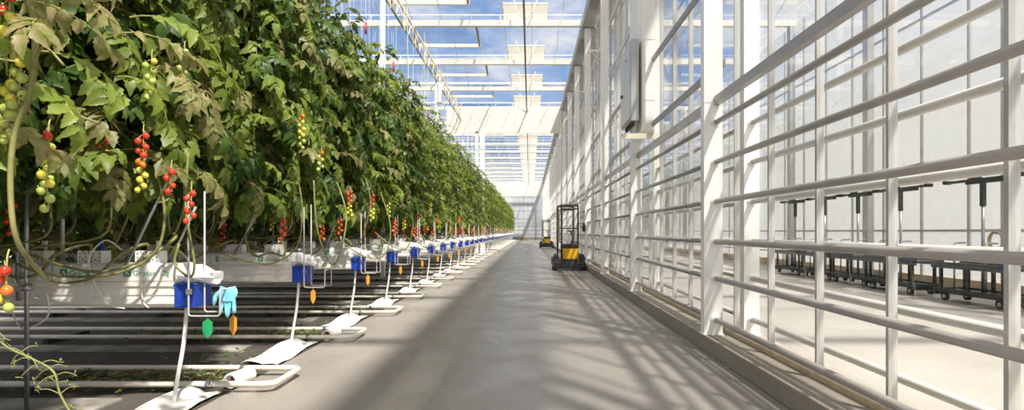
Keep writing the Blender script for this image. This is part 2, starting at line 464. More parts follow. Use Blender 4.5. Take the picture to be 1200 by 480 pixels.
for k, yy in enumerate(colY):
    if not (10 < yy < 84): continue
    nm = ('%s from the top of the photo' % ORD[k - 3]) if 3 <= k <= 5 else 'far along the roof or above the frame'
    gv = None if 3 <= k <= 5 else 'far roof fittings'
    if first:
        a, b = vt, hp; first = False
        a.location = (0, yy - .3, EAVE + .75); b.location = (0, yy, EAVE)
        tag(a, 'open cream framed roof vent over the crop, ' + nm, 'window', gv); tag(b, 'beige panel standing on the roof gutter over the aisle, ' + nm, 'panel', gv)
    else:
        dup(vt, (0, yy - .3, EAVE + .75), 'open cream framed roof vent over the crop, ' + nm, 'window', gv)
        dup(hp, (0, yy, EAVE), 'beige panel standing on the roof gutter over the aisle, ' + nm, 'panel', gv)

# dark overhead pipe above the aisle
o = MB().tube([(-.2, 5, 8.86), (-.2, 88, 8.86)], .04, 8).build('overhead_pipe', M['dkbar'])
tag(o, 'thin dark pipe running lengthwise under the roof above the aisle', 'pipe')
# lattice girder
lg = thing('lattice_girder', 'cream lattice girder running lengthwise under the roof above the crop', 'girder', (-4.3, 8, 0))
MB().b2((-.03, 0, 8.3), (.03, 25.1, 8.36)).build('bottom_chord', M['dkbar'], lg)
MB().b2((-.03, 0, 8.9), (.03, 25.1, 8.97)).build('top_chord', M['cream'], lg)
z_ = MB(); yy = 0
while yy < 24.6:
    z_.tube([(0, yy, 8.34), (0, yy + .45, 8.92)], .018, 5); z_.tube([(0, yy + .45, 8.92), (0, yy + .9, 8.34)], .018, 5); yy += .9
z_.build('web', M['cream'], lg)
yb = MB(); yy = 1.0
while yy < 24:
    yb.b2((.035, yy - .03, 8.2), (.05, yy + .03, 9.1)); yy += 1.8
yb.build('upright', M['yellow_bar'], lg)
pw = MB().b2((-.06, -.06, 0), (.06, .06, 8.3)).b2((-.12, -.12, 0), (.12, .12, .02)).mesh('post', M['white'])
for k in (3, 5):
    o = place(pw, 'post', None, (-4.3, colY[k] + .3, 0))
    tag(o, 'slim white post rising from the crop to the lattice girder, %s' % ('nearer one' if k == 3 else 'farther one'), 'post')
o = MB().tube(bez([(0, 0, 0), (.05, 0, -.3), (.0, 0, -.75), (.03, 0, -1.0)], 4), [.02] * 2 + [.11] * 9 + [.16, .1], 8).build('fabric_bundle', M['film'], None, (-4.2, 24.5, 8.3))
tag(o, 'white fabric bundle hanging from the lattice girder', 'fabric')

# transverse white screens
def band(yy, z0, z1, label):
    t = thing('roof_screen', label, 'screen', (0, yy, 0))
    MB().b2((-5.2, -.02, z0), (1.98, .02, z1)).build('fabric', M['screen'], t)
    MB().b2((-5.2, -.06, z0 - .10), (1.98, .03, z0)).build('bottom_rail', M['cream'], t)
    for i in range(6):
        MB().b2((-4.6 + i * 1.25, -.045, z0), (-4.56 + i * 1.25, -.02, z1)).build('batten', M['white'], t)
band(33.0, 7.6, 9.0, 'white transverse fabric screen hanging under the roof midway down the aisle')
band(84.5, 7.3, 9.0, 'far white fabric screen under the roof before the end wall')
pp = MB().b2((-.13, -.1, 0), (.13, .1, 7.6)).b2((-.45, -.06, 0), (-.27, .06, 7.6)).b2((-.3, -.04, 3.4), (-.1, .04, 3.5)).b2((-.3, -.04, 6.4), (-.1, .04, 6.5)).build('twin_post', M['white'], None, (-2.95, 33.0, 0))
tag(pp, 'white double post under the left end of the fabric screen', 'post')

# end wall
w = MB().b2((-16, YEND, 0), (2.5, YEND + .12, 10)).build('wall_back', M['endwall']); struct(w)
w = MB()
for xx in [-2.6 + i * .78 for i in range(7)]:
    w.b2((xx - .02, YEND - .05, .3), (xx + .02, YEND, 7.3))
for zz in (.95, 1.7, 2.3, 3.6, 4.9, 7.2):
    w.b2((-16, YEND - .05, zz - .03), (2.05, YEND, zz + .03))
struct(w.build('trim_5', M['mull']))
struct(MB().b2((-16, YEND - .06, 0), (2.05, YEND, .45)).build('trim_6', M['dkbar']))

# ------------------------------------------------------------------ side corridor
bw = bpy.data.objects.new('wall_right', None); COL.objects.link(bw); bw.location = (10, 0, 0); struct(bw)
MB().b2((-.01, YBACK, .3), (.0, 42, 4.6)).build('frosted_panel', M['frost'], bw)
MB().b2((-.01, YBACK, 4.6), (.0, 42, EAVE + .2)).build('clear_panel', M['clearback'], bw)
MB().b2((-.06, YBACK, 0.02), (.1, 42, .3)).build('base_course', M['sill'], bw)
yy = -1.0
while yy < 42:
    MB().b2((-.055, yy - .028, .3), (-.01, yy + .028, EAVE + .2)).build('mullion', M['mull'], bw); yy += 1.45
for zz in (1.42, 4.6, 6.8):
    MB().b2((-.06, YBACK, zz - .03), (-.012, 42, zz + .03)).build('rail', M['mull'], bw)
for zz in (.62, .85):
    MB().tube([(-.13, YBACK, zz), (-.13, 42, zz)], .025, 8).build('heating_pipe', M['pipe'], bw)
for k, yy in enumerate(colY):
    if yy > 42: break
    o = MB().b2((-.09, -.12, .02), (.09, .12, EAVE)).build('corridor_column', M['mull'], None, (9.7, yy, 0))
    tag(o, 'pale column against the far wall of the side corridor, %s along' % ORD[k], 'column', 'corridor columns')
o = struct(bpy.data.objects.new('wall_corridor_end', None)); COL.objects.link(o); o.location = (0, 42, 0)
MB().b2((2.45, 0, 0.02), (10.1, .02, 4.6)).build('frosted_panel', M['frost'], o)
MB().b2((2.45, 0, 4.6), (10.1, .02, EAVE)).build('clear_panel', M['clearback'], o)
for i in range(6):
    MB().b2((2.6 + i * 1.45, -.06, .02), (2.68 + i * 1.45, 0, EAVE)).build('mullion', M['mull'], o)
# added sheet under the corridor roof, there to cast the aisle's shade band
ss = thing('added_shade_sheet', 'added flat white sheet under the corridor roof that shades the aisle floor', 'screen', (2.43, YBACK, EAVE - .12))
MB().b2((.0, 0, 0), (1.25, 60, .012)).build('fabric', M['screen'], ss)
MB().b2((1.22, 0, -.03), (1.28, 60, .03)).build('edge_bar', M['mull'], ss)

# trolleys
def trolley():
    t = thing('picking_trolley', '', 'trolley', (0, 0, 0))
    ch = MB().b2((-.28, -.8, .17), (.28, .8, .24)).b2((-.30, -.84, .13), (.30, -.76, .26)).b2((-.30, .76, .13), (.30, .84, .26))
    ch.b2((-.30, -.76, .2), (-.26, .76, .27)).b2((.26, -.76, .2), (.30, .76, .27))
    ch.build('chassis', M['dkgreen'], t, bevel=.006)
    for sx in (-1, 1):
        for sy in (-.62, .62):
            wh = MB().tube([(sx * .22 - .025, sy, .105), (sx * .22 + .025, sy, .105)], .085, 14).build('wheel', M['rubber'], t)
            MB().tube([(sx * .22 - .03, sy, .105), (sx * .22 + .03, sy, .105)], .035, 10).build('hub', M['steel'], wh)
    for sx in (-.24, .24):
        for sy in (-.7, .05, .7):
            MB().b2((sx - .025, sy - .025, .24), (sx + .025, sy + .025, .74)).build('leg', M['dkgreen'], t)
    MB().b2((-.30, -.86, .70), (.30, .86, .75)).b2((-.31, -.88, .66), (-.27, .88, .78)).b2((.27, -.88, .66), (.31, .88, .78)).build('bench_top', M['dkgreen'], t, bevel=.006)
    MB().tube([(0, 0, .24), (0, 0, 2.02)], .028, 10).build('upright', M['steel'], t)
    MB().b2((-.035, -.035, 1.85), (.035, .035, 2.33)).build('socket', M['black'], t)
    arm = MB().b2((-.04, -.85, 2.33), (.04, .85, 2.38)).b2((-.05, -.5, 2.28), (.05, .35, 2.33)).b2((-.03, .05, 2.38), (.03, .3, 2.43)).build('cross_arm', M['black'], t, bevel=.006)
    for sy in (-.85, .85):
        MB().tube([(-.07, sy, 2.36), (.07, sy, 2.36)], .04, 10).build('arm_knob', M['rubber'], arm)
    for sx, sy in ((-.2, .42), (-.2, -.3)):
        MB().tube(fillet([(sx, sy, .24), (sx, sy, 1.05), (sx + .08, sy + .1, 1.16), (sx + .3, sy + .1, 1.16)], .05), .016, 8).build('handle', M['steel'], t)
    return t
tr = trolley()
spots = [(8.45, 9.9), (8.45, 12.1), (8.5, 13.75), (8.5, 15.3), (8.5, 17.0)]
tl = ['dark green trolley with T arm, nearest in the corridor at the right edge', 'dark green trolley with T arm, second behind the glass',
      'dark green trolley with T arm, third behind the glass', 'dark green trolley with T arm, fourth behind the glass',
      'dark green trolley with T arm, farthest behind the glass']
for i, (x, y) in enumerate(spots):
    if i == 0:
        tr.location = (x, y, .02); tag(tr, tl[0], 'trolley', 'corridor trolleys')
    else: dup(tr, (x, y, .02), tl[i], 'trolley', 'corridor trolleys')
# hose coil on the corridor wall
hc = thing('hose_coil', 'tan hose coil hanging on the corridor wall rail behind the nearest trolley', 'hose', (9.88, 11.2, 1.2))
q = MB()
for i in range(4):
    q.tube([(-.03 * i * .5 - .02, .17 * math.cos(a * math.pi / 8), .17 * math.sin(a * math.pi / 8) * 1.15) for a in range(16)], .016, 6, closed=True)
q.build('coil', M['sill'], hc)
MB().b2((-.06, -.02, .14), (.05, .02, .2)).build('hook', M['steel'], hc)

# ------------------------------------------------------------------ cabinet and duct
cb = thing('electrical_cabinet', 'tall grey electrical cabinet mounted high on the wall beside a column', 'cabinet', (1.98, 10.55, 0))
MB().b2((-.07, -.5, 3.50), (.09, .52, 5.05)).build('body', M['cab'], cb, bevel=.01)
dr = MB().b2((-.088, -.48, 3.54), (-.07, .5, 5.01)).build('door', M['cab'], cb, bevel=.006)
MB().tube([(-.12, .33, 4.15), (-.088, .33, 4.15)], .035, 12).build('knob', M['black'], dr)
MB().tube([(-.1, -.1, 4.75), (-.088, -.1, 4.75)], .02, 10).build('lock', M['black'], dr)
cg = MB()
for i in range(5):
    cg.tube([(.0, -.35 + i * .16, 3.5), (.0, -.35 + i * .16, 3.42)], .03, 10)
cg.build('cable_gland', M['black'], cb)
MB().b2((.09, -.3, 4.0), (.16, .3, 4.08)).build('mount', M['steel'], cb)
du = MB()
prof = [(9.95, 7.6)] + [(9.95, 3.55)] + [(9.95 + .28 * (1 - math.cos(a * math.pi / 16)), 3.55 - .28 * math.sin(a * math.pi / 16)) for a in range(1, 9)] + [(10.55, 3.27), (10.55, 7.6)]
n = len(prof)
du.add([(2.11, a, b) for a, b in prof] + [(2.34, a, b) for a, b in prof], [(i, (i + 1) % n, n + (i + 1) % n, n + i) for i in range(n)] + [tuple(range(n))[::-1], tuple(range(n, 2 * n))])
for z in (3.86, 5.0, 6.2):
    du.b2((2.105, 9.942, z), (2.345, 10.56, z + .012))
o = du.build('cable_duct', M['white']); tag(o, 'wide white cable duct with curved foot right of the grey cabinet', 'duct')
o = MB().b2((1.72, 9.85, 3.18), (2.34, 10.0, 3.22)).b2((1.72, 9.85, 3.12), (2.34, 9.87, 3.18)).b2((2.2, 9.8, 3.22), (2.3, 9.95, 3.27)).build('wall_shelf', M['cream'])
tag(o, 'narrow cream bracket shelf below the white cable duct', 'shelf')
hw = thing('black_reel', 'small round black reel fixed to a far column beyond the nearer truck', 'reel', (2.0, 19.6, 1.55))
MB().tube([(-.05, 0, 0), (.04, 0, 0)], .16, 16).build('drum', M['black'], hw)
MB().tube([(-.07, 0, 0), (-.05, 0, 0)], .06, 10).build('hub', M['steel'], hw)

# ------------------------------------------------------------------ trucks
def truck():
    t = thing('electric_truck', '', 'truck', (0, 0, 0))
    pr = [(-.58, .08), (.58, .08), (.60, .16), (.56, .34), (.40, .38), (.30, .42), (-.30, .42), (-.40, .38), (-.56, .34), (-.60, .16)]
    MB().prism(pr, 'y', -.45, .55).b2((-.5, -.52, .1), (.5, -.45, .3)).build('chassis', M['black'], t, bevel=.02)
    for sx in (-.52, .52):
        for sy in (-.3, .5):
            MB().tube([(sx - .07, sy, .12), (sx + .07, sy, .12)], .12, 14).build('wheel', M['rubber'], t)
    MB().b2((-.24, -.30, .40), (.33, .45, .80)).build('body_cover', M['yellow'], t, bevel=.03)
    MB().b2((-.26, -.32, .80), (.35, .47, .95)).build('battery_lid', M['black'], t, bevel=.02)
    for yy, xs, zt in ((-.12, (-.27, .33), 2.36), (.95, (-.36, .24), 2.36)):
        f = MB().tube(fillet([(xs[0], yy, .42), (xs[0], yy, zt), (xs[1], yy, zt), (xs[1], yy, .42)], .1), .03, 8)
        f.tube([(xs[0], yy, zt - .14), (xs[1], yy, zt - .14)], .022, 8)
        f.tube([(xs[0], yy, 1.52), (xs[1], yy, 1.52)], .018, 8)
        f.build('mast', M['black'], t)
    for a, b in (((-.27, -.12, 2.36), (-.36, .95, 2.36)), ((.33, -.12, 2.36), (.24, .95, 2.36)), ((-.27, -.12, 1.0), (-.36, .95, 1.0)), ((.33, -.12, 1.0), (.24, .95, 1.0))):
        MB().tube([a, b], .025, 8).build('side_bar', M['black'], t)
    for sx in (-1, 1):
        MB().prism([(sx * .36, .36), (sx * .58, .36), (sx * .58, .44), (sx * .50, .58), (sx * .40, .58)], 'y', -.35, .4).build('fender', M['black'], t, bevel=.015)
    MB().b2((-.6, .5, .15), (.5, 1.05, .42)).build('step_deck', M['black'], t, bevel=.015)
    g = MB()
    for i in range(8):
        g.tube([(-.22 + i * .072, -.1, .96), (-.22 + i * .072, -.1, 2.2)], .004, 4)
    for i in range(13):
        g.tube([(-.26, -.1, 1.0 + i * .1), (.32, -.1, 1.0 + i * .1)], .004, 4)
    g.build('wire_guard', M['truckwire'], t)
    MB().tube(bez([(.1, .1, .93), (.16, .1, 1.2), (.05, .05, 1.42)], 5), .03, 8).tube([(-.05, .05, 1.42), (.2, .05, 1.42)], .025, 8).build('tiller', M['black'], t)
    MB().b2((-.35, .1, .98), (-.31, .85, 2.2)).build('side_panel', M['sill'], t)
    return t
t1 = truck(); t1.location = (1.42, 19.4, 0); tag(t1, 'nearer yellow and black electric truck with tall mast, beside the kerb', 'truck', 'aisle trucks')
dup(t1, (1.42, 45.5, 0), 'farther small yellow and black electric truck with mast down the aisle', 'truck', 'aisle trucks')
o = MB().b2((-.5, -.3, 0), (.5, .3, .4)).b2((-.52, -.32, .34), (.52, .32, .42)).build('cardboard_box', M['card'], None, (-.85, 84, 0)); tag(o, 'small brown box on the floor at the far end of the aisle', 'box')

# ------------------------------------------------------------------ crop rows: hardware
ROW0 = 4.29; RSP = 2.07
def ry(r): return ROW0 + RSP * r
def rowname(r):
    if r == -1: return 'the crop row at the left edge'
    if r == -2: return 'the crop row behind the left edge'
    if r < 12: return 'the %s crop row' % ORD[r]
    return 'a distant crop row'
LAST = 39
# gutter
def gutter_proto():
    t = thing('crop_gutter', '', 'gutter', (0, 0, 0))
    prof = [(-.13, .83), (-.13, .87), (-.118, .885), (-.13, .90), (-.13, .955), (-.145, .97), (-.145, 1.0), (.145, 1.0), (.145, .97), (.13, .955), (.13, .90), (.118, .885), (.13, .87), (.13, .83), (.07, .80), (-.07, .80)]
    prof = [(a * .78, b) for a, b in prof]
    MB().prism(prof, 'x', -9, 0).build('trough', M['gutter'], t)
    MB().b2((-.01, -.117, .80), (.15, .117, .985)).b2((-.015, -.122, .97), (.155, .122, .99)).build('end_cap', M['blue'], t, bevel=.008)
    MB().tube(bez([(.03, -.02, .80), (.01, -.03, .5), (-.03, -.05, .2), (-.05, -.06, 0.0)], 5), .0155, 10).build('drain_pipe', M['hose'], t)
    for x in (-1.23, -2.9, -4.6):
        MB().tube([(x, -.125, .86), (x, -.125, 1.75)], .012, 8).tube([(x, -.125, .86), (x, .125, .86), (x, .125, 1.75)], .010, 6).build('hanger', M['steel'], t)
    return t
XG = -2.79
gp = gutter_proto()
for r in range(-1, LAST + 1):
    lab = 'white growing gutter with blue end cap in ' + rowname(r)
    g = 'crop gutters' if r < 12 else 'distant crop gutters'
    if r == -1: gp.location = (XG, ry(r), 0); tag(gp, lab, 'gutter', g)
    else: dup(gp, (XG, ry(r), 0), lab, 'gutter', g)
# slabs
def text_mesh(body, size, mat):
    cu = bpy.data.curves.new('txt', 'FONT'); cu.body = body; cu.size = size; cu.extrude = .0008
    ob = bpy.data.objects.new('txt', cu); COL.objects.link(ob)
    dg = bpy.context.evaluated_depsgraph_get(); dg.update()
    me = bpy.data.meshes.new_from_object(ob.evaluated_get(dg)); me.materials.clear(); me.materials.append(mat)
    bpy.data.objects.remove(ob); return me
TG = text_mesh('Grodan', .058, M['green_ink']); TS = text_mesh('GT', .055, M['pale_ink']); TT = text_mesh('2g', .055, M['green_ink'])
sb = MB()
prof = [(-.1, 1.0), (.1, 1.0), (.112, 1.015), (.112, 1.125), (.095, 1.145), (-.095, 1.145), (-.112, 1.125), (-.112, 1.015)]
sb.prism(prof, 'x', -.985, 0)
sbm = sb.mesh('sleeve', M['slab'])
crump = MB()
rr = random.Random(3)
for ring_ in range(5):
    pass
def crumple(seed):
    q = MB(); r_ = random.Random(seed); nu, nv = 7, 12; vs = []
    for i in range(nu):
        t = i / (nu - 1)
        for k in range(nv):
            a = 2 * math.pi * k / nv
            ra = (.125 * (1 - .35 * t)) * (1 + r_.uniform(-.22, .22))
            vs.append((t * .26 + r_.uniform(-.02, .02), math.cos(a) * ra, 1.065 + math.sin(a) * ra * .62 - .03 * t + r_.uniform(-.012, .012)))
    fs = [(i * nv + k, i * nv + (k + 1) % nv, (i + 1) * nv + (k + 1) % nv, (i + 1) * nv + k) for i in range(nu - 1) for k in range(nv)]
    fs.append(tuple((nu - 1) * nv + k for k in range(nv)))
    q.add(vs, fs); return q.mesh('folded_film', M['film'])
CR = [crumple(s) for s in range(3)]
def logo_mesh():
    q = MB()
    q.add([(0, 0, 0), (.06, 0, 0), (.06, 0, .06), (0, 0, .06)], [(0, 1, 2, 3)], 0)
    q.add([(.012, -.0008, .01), (.022, -.0008, .01), (.03, -.0008, .038), (.03, -.0008, .054)], [(0, 1, 2, 3)], 1)
    q.add([(.048, -.0008, .01), (.038, -.0008, .01), (.03, -.0008, .038), (.03, -.0008, .054)], [(3, 2, 1, 0)], 1)
    return q.mesh('print_square', [M['green_ink'], M['slab']])
LM = logo_mesh()
def slab(r, i):
    x = XG + .02 - i * 1.0
    t = place(sbm, 'growing_slab', None, (x, ry(r), 0))
    where = ['at the aisle end of', 'second from the aisle on', 'third from the aisle on'][i]
    tag(t, 'white plastic sleeved growing slab %s %s' % (where, rowname(r)), 'growing slab', 'growing slabs' if r < 12 else 'distant growing slabs')
    if i == 0: place(CR[r % 3], 'folded_film', t, (-.01, 0, 0))
    if r < 4:
        for dx in (-.93, -.43):
            place(LM, 'print_square', t, (dx, -.1128, 1.045))
            o = place(TG, 'printed_name', t, (dx + .075, -.1126, 1.052)); o.rotation_euler = (R(90), 0, 0)
            o = place(TS, 'printed_code', t, (dx + .285, -.1126, 1.052)); o.rotation_euler = (R(90), 0, 0)
        o = place(TT, 'printed_code', t, (-.12, -.1126, 1.052)); o.rotation_euler = (R(90), 0, 0)
for r in range(-1, LAST + 1):
    for i in range(3 if r < 5 else (2 if r < 12 else 1)):
        slab(r, i)
# propagation blocks with drip peg
blk = MB().b2((-.095, -.05, 0), (.095, .05, .10), 0)
rb_ = random.Random(5)
for i in range(7):
    for j in range(3):
        if rb_.random() < .8:
            x = -.08 + i * .026 + rb_.uniform(-.006, .006); z = .018 + j * .03 + (.012 if i % 2 else 0)
            blk.b2((x - .005, -.0512, z - .005), (x + .005, -.0498, z + .005), 1)
blkm = blk.mesh('block', [M['slab'], M['holes']])
pegm = MB().tube([(0, 0, .05), (.0, 0, .17)], .006, 6).b2((-.012, -.012, .12), (.012, .012, .18)).mesh('drip_peg', M['hose'])
pegb = MB().b2((-.011, -.011, .10), (.011, .011, .165)).mesh('drip_peg', M['blue'])

# pipe rails
def rail_proto():
    t = thing('pipe_rail', '', 'pipe', (0, 0, 0))
    pts = fillet([(-9, 0, .075), (.56, 0, .075), (.63, .04, .075), (.63, .51, .075), (.56, .55, .075), (-9, .55, .075)], .16, 6)
    MB().tube(pts, .027, 10).build('tube', M['rail'], t)
    for x in (-1.45, -3.2, -5.0):
        MB().b2((x - .03, -.05, 0), (x + .03, .60, .05)).b2((x - .025, -.03, .0), (x + .025, .03, .06)).build('support', M['black'], t)
    for yy in (0, .55):
        MB().tube([(.05, yy, .075), (.12, yy, .075)], .032, 10).build('collar', M['steel'], t)
    return t
rp = rail_proto()
for r in range(-1, LAST):
    lab = 'looped pale floor pipe rail in the path behind ' + rowname(r); g = 'pipe rails' if r < 12 else 'distant pipe rails'
    loc = (-2.86, ry(r) + .32, 0)
    if r == -1: rp.location = loc; tag(rp, lab, 'pipe', g)
    else: dup(rp, loc, lab, 'pipe', g)
# white sheet flaps at row ends, film strip under rows
def flap(seed):
    q = MB(); r_ = random.Random(seed); nu, nv = 12, 9
    vs = []
    for i in range(nu):
        u = i / (nu - 1)
        for k in range(nv):
            v = k / (nv - 1)
            x = -.26 + .40 * v + .03 * math.sin(6 * u); yv = -.82 + 1.1 * u
            z = .012 + .085 * (abs(math.sin(math.pi * v * 1.5)) * (.6 + .4 * math.sin(2.2 * u))) * (1 - .9 * v) + r_.uniform(-.005, .005)
            vs.append((x, yv, max(z, .008)))
    fs = [(i * nv + k, (i + 1) * nv + k, (i + 1) * nv + k + 1, i * nv + k + 1) for i in range(nu - 1) for k in range(nv - 1)]
    q.add(vs, fs, 0, True); me = q.mesh('ground_sheet', M['sheet']); return me
FL = [flap(s) for s in range(3)]
for r in range(-1, 24):
    o = place(FL[r % 3], 'ground_sheet', None, (-2.78, ry(r), 0))
    md = o.modifiers.new('thick', 'SOLIDIFY'); md.thickness = .004
    tag(o, 'white ground sheet bunched at the aisle end of ' + rowname(r), 'plastic sheet', 'ground sheets' if r < 12 else 'distant ground sheets')
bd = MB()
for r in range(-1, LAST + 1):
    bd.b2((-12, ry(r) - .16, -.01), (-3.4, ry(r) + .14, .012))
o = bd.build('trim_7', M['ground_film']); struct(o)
# rolled stub
rs = thing('sheet_roll', '', 'roll', (0, 0, 0))
MB().tube([(0, 0, .075), (.05, .24, .075)], .068, 18, cap=False).tube([(0, .002, .075), (.05, .24, .075)], .050, 18, cap=False).add(
    [(math.cos(k * math.pi / 9) * q_ * .979, -math.cos(k * math.pi / 9) * q_ * .204 - .001, .075 + math.sin(k * math.pi / 9) * q_) for q_ in (.068, .05) for k in range(18)],
    [(k, (k + 1) % 18, 18 + (k + 1) % 18, 18 + k) for k in range(18)]).build('roll', M['sheet'], rs)
MB().tube([(.012, .06, .075), (.045, .22, .075)], .049, 14).build('core', M['red_rust'], rs)
rs.location = (-2.66, ry(0) + .42, .0); tag(rs, 'short white pipe stub with rusty inside in the nearest floor pipe loop', 'roll')
dup(rs, (-2.60, ry(1) + .42, 0), 'short white pipe stub with rusty inside in the second floor pipe loop', 'roll')

# stem support brackets at row ends
def bracket_proto():
    pts = [(0, 0, 1.68), (0, 0, .755), (.24, 0, .755), (.24, 0, .955), (.24, .2, .955), (.24, .2, .757), (.0, .2, .757), (.0, .2, 1.72)]
    t = thing('stem_support', '', 'support', (0, 0, 0))
    MB().tube(fillet(pts, .025, 3), .0068, 8).build('rod', M['rod'], t)
    MB().b2((-.015, -.01, .92), (.015, .02, .96)).tube([(0, 0, .94), (-.07, .128, .94)], .006, 6).build('clip', M['steel'], t)
    return t
sp = bracket_proto()
for r in range(-1, LAST + 1):
    lab = 'bent white rod support at the end of ' + rowname(r); g = 'stem supports' if r < 12 else 'distant stem supports'
    loc = (-2.605, ry(r) - .24, 0)
    if r == -1: sp.location = loc; tag(sp, lab, 'support', g)
    else: dup(sp, loc, lab, 'support', g)
def tagmesh(w, h, mat):
    q = MB(); o = [(0, 0), (w * .5, -h * .18), (w * .5, -h * .7), (0, -h), (-w * .5, -h * .7), (-w * .5, -h * .18)]
    n = len(o)
    q.add([(x, -.003, z) for x, z in o] + [(x, .003, z) for x, z in o], [tuple(range(n))[::-1], tuple(range(n, 2 * n))] + [(i, (i + 1) % n, n + (i + 1) % n, n + i) for i in range(n)])
    q.tube([(0, 0, -.01), (0, 0, .03)], .003, 5)
    return q.mesh('plastic_tag', mat)
TGm = tagmesh(.075, .15, M['tag_green']); TOm = tagmesh(.055, .17, M['tag_orange'])
o = place(TGm, 'plastic_tag', None, (-2.46, ry(0) - .24, .735)); tag(o, 'green pointed plastic tag hanging from the nearest bent rod', 'tag')
o = place(TOm, 'plastic_tag', None, (-2.375, ry(0) - .04, .735)); tag(o, 'orange plastic tag hanging right below the blue glove', 'tag')
for r in range(1, 12):
    o = place(TOm, 'plastic_tag', None, (-2.5, ry(r) - .24, .735)); tag(o, 'orange plastic tag under the bent rod of ' + rowname(r), 'tag', 'orange tags')
# glove
gl = MB()
gr = random.Random(8)
def hang(x0, y0, z0, ln, r0, bend):
    return bez([(x0, y0, z0), (x0 + bend * .4, y0, z0 - ln * .4), (x0 + bend, y0 - .006, z0 - ln * .75), (x0 + bend * 1.2, y0, z0 - ln)], 4)
vs = []
nu, nv = 9, 10
for i in range(nu):
    t = i / (nu - 1)
    for k in range(nv):
        a = 2 * math.pi * k / nv
        w = .055 + .02 * math.sin(t * 3.0)
        vs.append((math.cos(a) * w + .006 * math.sin(5 * t + k), math.sin(a) * .022, .02 - .11 * t + .012 * math.cos(a * 2) * (1 - t)))
gl.add(vs, [(i * nv + k, (i + 1) * nv + k, (i + 1) * nv + (k + 1) % nv, i * nv + (k + 1) % nv) for i in range(nu - 1) for k in range(nv)] + [tuple(range(nv)), tuple((nu - 1) * nv + k for k in range(nv))[::-1]], 0, True)
for i, (fx, ln) in enumerate(((-.048, .085), (-.018, .105), (.014, .10), (.045, .08))):
    gl.tube(hang(fx, 0, -.075, ln * 1.35, .016, gr.uniform(-.012, .016)), [.015] * 10 + [.013, .010, .005], 8)
gl.tube(bez([(-.05, 0, -.01), (-.09, -.005, -.05), (-.108, -.004, -.125)], 5), [.018] * 8 + [.014, .011, .005], 8)
o = gl.build('rubber_glove', M['glove'], None, (-2.362, ry(0) - .14, .945))
rm = o.modifiers.new('merge', 'REMESH'); rm.mode = 'VOXEL'; rm.voxel_size = .005; rm.use_smooth_shade = True
tag(o, 'light blue glove draped over the bent white rod at the nearest row end', 'glove')

# drip tubes (thin white hoses hanging by the gutters)
def hose(r, pts, label):
    o = MB().tube(bez(pts, 8), .0055, 6).build('drip_tube', M['hose'], None, (0, ry(r), 0)); tag(o, label, 'hose')
hose(0, [(-3.28, -.02, 1.25), (-3.35, -.1, 1.33), (-3.42, -.17, 1.2), (-3.38, -.18, 1.02), (-3.28, -.17, .84), (-3.16, -.15, .80)], 'thin white drip tube looping below the nearest gutter, middle of it')
hose(0, [(-4.0, -.02, 1.2), (-4.02, -.15, 1.15), (-3.98, -.17, .98), (-3.8, -.17, .84), (-3.72, -.16, .84)], 'thin white drip tube looping over the nearest gutter, near left edge')
hose(0, [(-4.05, -.17, .88), (-3.92, -.2, .66), (-3.72, -.2, .74), (-3.74, -.18, .92)], 'bent white tube hanging low under the nearest gutter at left')
hose(0, [(-3.05, -.112, 1.1), (-3.05, -.125, .98), (-3.04, -.118, .85), (-3.0, -.115, .80)], 'short white drip tube down the nearest gutter beside the blue cap')
hose(1, [(-3.55, -.02, 1.25), (-3.62, -.15, 1.12), (-3.6, -.17, .92), (-3.48, -.17, .82), (-3.4, -.16, .84)], 'thin white drip tube looping on the second gutter')
hose(2, [(-3.5, -.02, 1.25), (-3.56, -.15, 1.1), (-3.5, -.17, .9), (-3.4, -.16, .83)], 'thin white drip tube looping on the third gutter')
# leaning stakes
def stake(r, a, b, label, mat='steel', rad=.011):
    o = MB().tube([a, b], rad, 8).build('stake', M[mat], None, (0, ry(r), 0)); tag(o, label, 'stake')
stake(0, (-3.14, -.17, 1.13), (-2.72, -.28, 1.82), 'long grey stake leaning right above the nearest gutter')
stake(0, (-2.98, .1, 1.15), (-2.70, .0, 1.60), 'short grey stake leaning beside the nearest bent rod')
stake(1, (-3.45, -.17, 1.13), (-3.05, -.28, 1.75), 'grey stake leaning right above the second gutter')
stake(2, (-3.2, -.17, 1.13), (-2.9, -.28, 1.7), 'grey stake leaning right above the third gutter')
o = MB().tube([(0, 0, .0), (0, 0, 2.6)], .015, 10).tube([(0, 0, .95), (0, 0, 1.0)], .035, 10).b2((-.05, -.03, .95), (.02, .03, .985)).build('row_post', M['steel'], None, (-3.83, ry(0) - .25, 0)); tag(o, 'grey row post with clamp before the nearest gutter at the left edge', 'post')
o = MB().tube([(0, 0, 1.145), (0, 0, 2.4)], .014, 10).tube([(0, 0, 1.145), (0, 0, 1.16)], .03, 10).build('row_post', M['mull'], None, (-3.84, ry(0) + .07, 0)); tag(o, 'slim pale rod standing on the nearest growing slab near the left edge', 'post')

